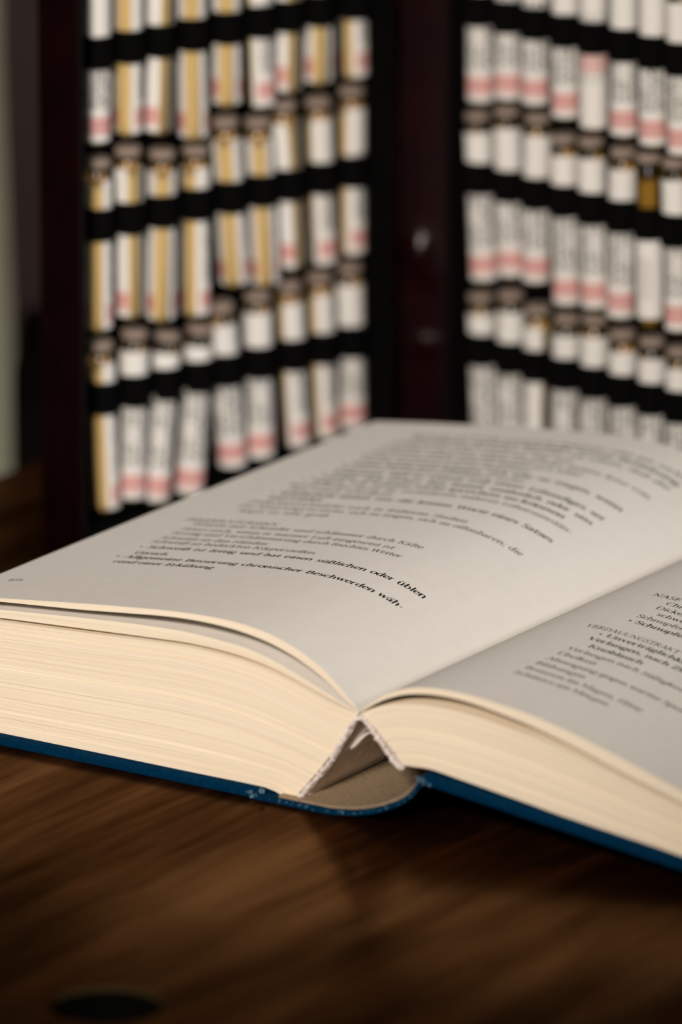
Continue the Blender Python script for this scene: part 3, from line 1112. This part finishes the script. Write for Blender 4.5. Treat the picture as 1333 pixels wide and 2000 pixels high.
VIALS = [
('L', 'B', 0, -0.32, -0.75, 98.29, None),
('L', 'B', 1, 9.96, 9.57, 98.84, -0.35),
('L', 'B', 2, 19.97, 19.12, 97.71, 0.65),
('L', 'B', 3, 30.22, 30.56, 94.47, 0),
('L', 'B', 4, 41.53, 41.57, 101.19, 0),
('L', 'B', 5, 51.92, 52.67, 99.06, -0.95),
('L', 'B', 6, 61.52, 61.46, 101.49, 0.6),
('L', 'B', 7, 71.7, 71.84, 102.11, 0.2),
('L', 'B', 8, 83.48, 83.84, 101.71, -0.65),
('L', 'C', 0, -0.29, -0.55, 50.92, -0.15),
('L', 'C', 1, 9.56, 9.82, 52.37, 0.5),
('L', 'C', 2, 20.29, 19.76, 49.85, 0.1),
('L', 'C', 3, 31.27, 31.11, 49.05, -0.5),
('L', 'C', 4, 41.82, 43.54, 54.81, -0.15),
('L', 'C', 5, 52.26, 53.7, 53.06, 0.05),
('L', 'C', 6, 61.08, 62.9, 56.0, 0.75),
('L', 'C', 7, 72.17, 73.17, 55.05, -0.95),
('L', 'C', 8, 82.99, 83.0, 56.05, -0.85),
('L', 'D', 0, 0.23, 1.12, 4.5, -0.4),
('L', 'D', 1, 10.96, 10.24, 5.49, None),
('L', 'D', 2, 21.44, 18.9, 3.26, None),
('L', 'D', 3, 31.99, 29.81, 3.13, None),
('L', 'D', 4, 40.07, 42.31, 7.66, None),
('L', 'D', 5, 51.59, 52.01, 8.32, None),
('L', 'D', 6, 62.34, 63.83, 9.13, -0.9),
('L', 'D', 7, 72.64, 73.65, 9.63, -0.85),
('L', 'D', 8, 82.49, 83.02, 10.36, None),
('R', 'B', 0, -0.63, -0.07, 97.15, None),
('R', 'B', 1, 9.98, 10.18, 99.62, None),
('R', 'B', 2, 19.94, 20.18, 100.08, None),
('R', 'B', 3, 30.95, 31.23, 98.65, None),
('R', 'B', 4, 41.14, 41.45, 97.75, None),
('R', 'B', 5, 51.99, 52.33, 97.89, None),
('R', 'B', 6, 62.39, 62.76, 97.32, None),
('R', 'B', 7, 71.99, 72.75, 96.82, None),
('R', 'C', 0, -0.58, 1.12, 51.3, None),
('R', 'C', 1, 10.26, 11.42, 54.36, None),
('R', 'C', 2, 21.02, 20.89, 54.61, None),
('R', 'C', 3, 30.96, 31.98, 51.11, None),
('R', 'C', 4, 41.01, 42.24, 52.2, None),
('R', 'C', 5, 52.08, 51.88, 51.61, None),
('R', 'C', 6, 61.62, 62.36, 51.86, 0.85),
('R', 'C', 7, 71.09, 72.4, 52.3, None),
('R', 'D', 0, 0.71, 2.24, 4.63, None),
('R', 'D', 1, 11.61, 11.83, 7.28, None),
('R', 'D', 2, 21.49, 21.36, 5.49, 0.8),
('R', 'D', 3, 32.23, 31.76, 5.36, None),
('R', 'D', 4, 42.52, 42.47, 7.12, None),
('R', 'D', 5, 52.74, 53.46, 5.33, None),
('R', 'D', 6, 63.25, 63.63, 5.59, None),
('R', 'D', 7, 73.13, 73.73, 5.08, None),
]
bx = {}
for side, r, i, s1, s2, zb, q in VIALS:
    bx.setdefault((side, r), []).append((s1 * .7 + s2 * .3))

BACK = 5.6
lroot, LM = panel('left_tray', (-57.6418, 225.077), .72420717, 0, 0, 0, 0, 'left half of the case, nine vials to a row')
tray(lroot, -14.6, 89.4, BACK, 10.0, True)
rroot, RMx = panel('right_tray', (37.0237, 272.436), -.84884753, 0, 0, 0, 0, 'right half of the case, angled the other way')
tray(rroot, -6.2, 96.5, BACK, 6.4, True)
for side, root, a, b in (('L', lroot, -12.5, 87.4), ('R', rroot, -4.1, 94.4)):
    for r in 'BCD':
        elastic(root, bx[(side, r)], ROWS_LOW[r], 3.4, a, b)

# leather spine strip between the two trays, softly buckled
pa = (LM @ Vector((89.4 * MM, BACK * MM, 0)))
pb = (RMx @ Vector((-6.2 * MM, BACK * MM, 0)))
vs, fs = [], []
nx, nz = 26, 90
out = Vector((pb.y - pa.y, -(pb.x - pa.x), 0)).normalized()
if out.y > 0:
    out = -out
for layer in (0, 1):
    for k in range(nz + 1):
        z = TOPZ * MM * k / nz
        for i in range(nx + 1):
            t = i / nx
            p = pa.lerp(pb, t)
            o_ = .0012 * math.sin(math.pi * t) + .0007 * math.exp(-((t - .30) / .05) ** 2)
            zz = z / MM
            for (tc, zc, sx, szz, h) in ((.52, 56.5, .09, 4.2, 2.0), (.58, 51.5, .10, 3.0, .9), (.57, 32.5, .12, 2.2, 1.0)):
                o_ += h * MM * math.exp(-((t - tc) / sx) ** 2 - ((zz - zc) / szz) ** 2)
            o_ *= min(1, 6 * t, 6 * (1 - t))
            p = p + out * (o_ + (0 if layer == 0 else -.0012))
            vs.append((p.x, p.y, z))
q_ = (nx + 1) * (nz + 1)
for layer in (0, 1):
    for k in range(nz):
        for i in range(nx):
            a = layer * q_ + k * (nx + 1) + i
            fs.append((a, a + 1, a + nx + 2, a + nx + 1))
for k in range(nz):
    for i in (0, nx):
        a = k * (nx + 1) + i
        fs.append((a, a + nx + 1, q_ + a + nx + 1, q_ + a))
for i in range(nx):
    for k in (0, nz):
        a = k * (nx + 1) + i
        fs.append((a, a + 1, q_ + a + 1, q_ + a))
hs = mesh_obj('spine_strip', vs, fs, M_GLOSS, case, True)
tag(hs, 'glossy buckled leather spine between the two halves')

# ------------------------------------------------------------------ vials


def lathe(prof, n=28, uv=None):
    vs, fs = [], []
    for (r, z) in prof:
        for i in range(n):
            a = 2 * math.pi * i / n
            vs.append((r * MM * math.cos(a), r * MM * math.sin(a), z * MM))
    for k in range(len(prof) - 1):
        for i in range(n):
            fs.append((k * n + i, k * n + (i + 1) % n, (k + 1) * n + (i + 1) % n, (k + 1) * n + i))
    fs.append(tuple(range(n))[::-1])
    fs.append(tuple(range((len(prof) - 1) * n, len(prof) * n)))
    return vs, fs


VR, VL = 3.45, 44.3


def mesh_only(name, vs, fs, mat, uvs=None):
    o = mesh_obj(name, vs, fs, mat, None, True, uvs)
    return o


gv, gf = lathe([(1.2, 0.0), (2.4, .25), (3.1, .8), (VR, 1.7), (VR, 39.6), (3.3, 40.2), (2.95, 40.8), (2.9, 41.2), (2.9, 42.8)])
P_GLASS = mesh_obj('glass_body', gv, gf, M_GLASS, None, True)
cv, cf = lathe([(3.0, 42.2), (3.25, 42.35), (3.25, 43.9), (2.9, VL), (.6, VL)])
P_CAP = mesh_obj('cap', cv, cf, M_CAP, None, True)
r4 = random.Random(5)
prof = [(1.1, .7), (2.3, .95), (3.0, 1.8)] + [(3.12 + .04 * (k % 2), 2.6 + k * .95) for k in range(36)] + [(2.9, 37.2), (1.5, 37.8)]
sv, sff = lathe(prof, 20)
sv = [(x * r4.uniform(.975, 1.0), y * r4.uniform(.975, 1.0), z) for x, y, z in sv]
P_GRAN = mesh_obj('granules', sv, sff, M_GRAN, None, True)
tag(P_GRAN, kind='stuff')


def label_mesh(z0, z1, slit, mat):
    """paper wrapped round the glass, open over 'slit' degrees centred on +x"""
    n, m = 40, 2
    vs, fs, uvs = [], [], []
    for R in (VR + .04, VR + .14):
        for k in range(m + 1):
            for i in range(n + 1):
                t = i / n
                a = math.radians(slit / 2 + (360 - slit) * t)
                vs.append((R * MM * math.cos(a), R * MM * math.sin(a), (z0 + (z1 - z0) * k / m) * MM))
                uvs.append((t, k / m))
    q = (n + 1) * (m + 1)
    for L_ in (0, 1):
        for k in range(m):
            for i in range(n):
                a = L_ * q + k * (n + 1) + i
                fs.append((a, a + 1, a + n + 2, a + n + 1))
    for i in range(n):
        for k in (0, m):
            a = k * (n + 1) + i
            fs.append((a, a + 1, q + a + 1, q + a))
    for k in range(m):
        for i in (0, n):
            a = k * (n + 1) + i
            fs.append((a, a + n + 1, q + a + n + 1, q + a))
    return mesh_obj('paper_label', vs, fs, mat, None, True, uvs)


P_FILLER = P_GRAN.copy()
P_FILLER.data = P_GRAN.data.copy()
P_FILLER.data.materials[0] = M_EMPTYFILL
P_LAB = label_mesh(1.75, 39.2, 62, M_LABEL)
P_FLIP = label_mesh(1.75, 39.2, 62, M_LABEL_FLIP)
P_LOW = label_mesh(3.2, 25.0, 150, M_LABEL_PLAIN)
PROTO = [P_GLASS, P_CAP, P_GRAN]
ORD = ['first', 'second', 'third', 'fourth', 'fifth', 'sixth', 'seventh', 'eighth', 'ninth']
ROWN = {'B': 'top', 'C': 'middle', 'D': 'bottom'}
r5 = random.Random(21)
first = {}
for side, r, i, s1, s2, zb, q in VIALS:
    M = LM if side == 'L' else RMx
    ang = math.atan2(s1 - s2, 24.0)
    smid = (s1 + s2) / 2
    vial = empty('glass_vial')
    # lean in the plane of the tray about the elastic band
    zc = ROWS_LOW[r] + BAND_H / 2
    sb = s1 * .7 + s2 * .3 - math.tan(ang) * (zc - zb)
    th = .72420717 if side == 'L' else -.84884753
    loc = M @ Vector((sb * MM, 0, zb * MM))
    spin_az = None
    if q is None:
        az = math.radians(90 + r5.uniform(-45, 45))       # seam turned away from the viewer
        seam = 'whole white label'
    else:
        az = math.radians(-90 + math.degrees(math.asin(max(-1, min(1, q * .92)))))
        seam = 'amber seam central' if abs(q) < .3 else ('amber seam at left' if q < 0 else 'amber seam at right')
    low = (side == 'R' and r == 'C' and i == 6)
    flip = (side == 'R' and r == 'B' and i == 4)
    if low:
        az = math.radians(-90 + 125)
        seam = 'bare amber upper half'
    if flip:
        seam = 'upside-down label'
    vial.matrix_world = Matrix.Translation(loc) @ Matrix.Rotation(th, 4, 'Z') @ Matrix.Rotation(ang, 4, 'Y') @ Matrix.Rotation(az - th, 4, 'Z')
    where = ('left half' if side == 'L' else 'right half')
    pos = ORD[i] + ' from left'
    vial['label'] = 'amber vial, %s, %s in %s row of case %s' % (seam, pos, ROWN[r], where)
    vial['category'] = 'vial'
    vial['group'] = 'vials in the %s row of the %s of the case' % (ROWN[r], where)
    lab = P_LOW if low else (P_FLIP if flip else P_LAB)
    for p in ([P_GLASS, P_CAP, P_FILLER, lab] if low else PROTO + [lab]):
        c = p.copy()
        COL.objects.link(c)
        c.parent = vial
for p in PROTO + [P_FILLER, P_LAB, P_FLIP, P_LOW]:
    bpy.data.objects.remove(p)
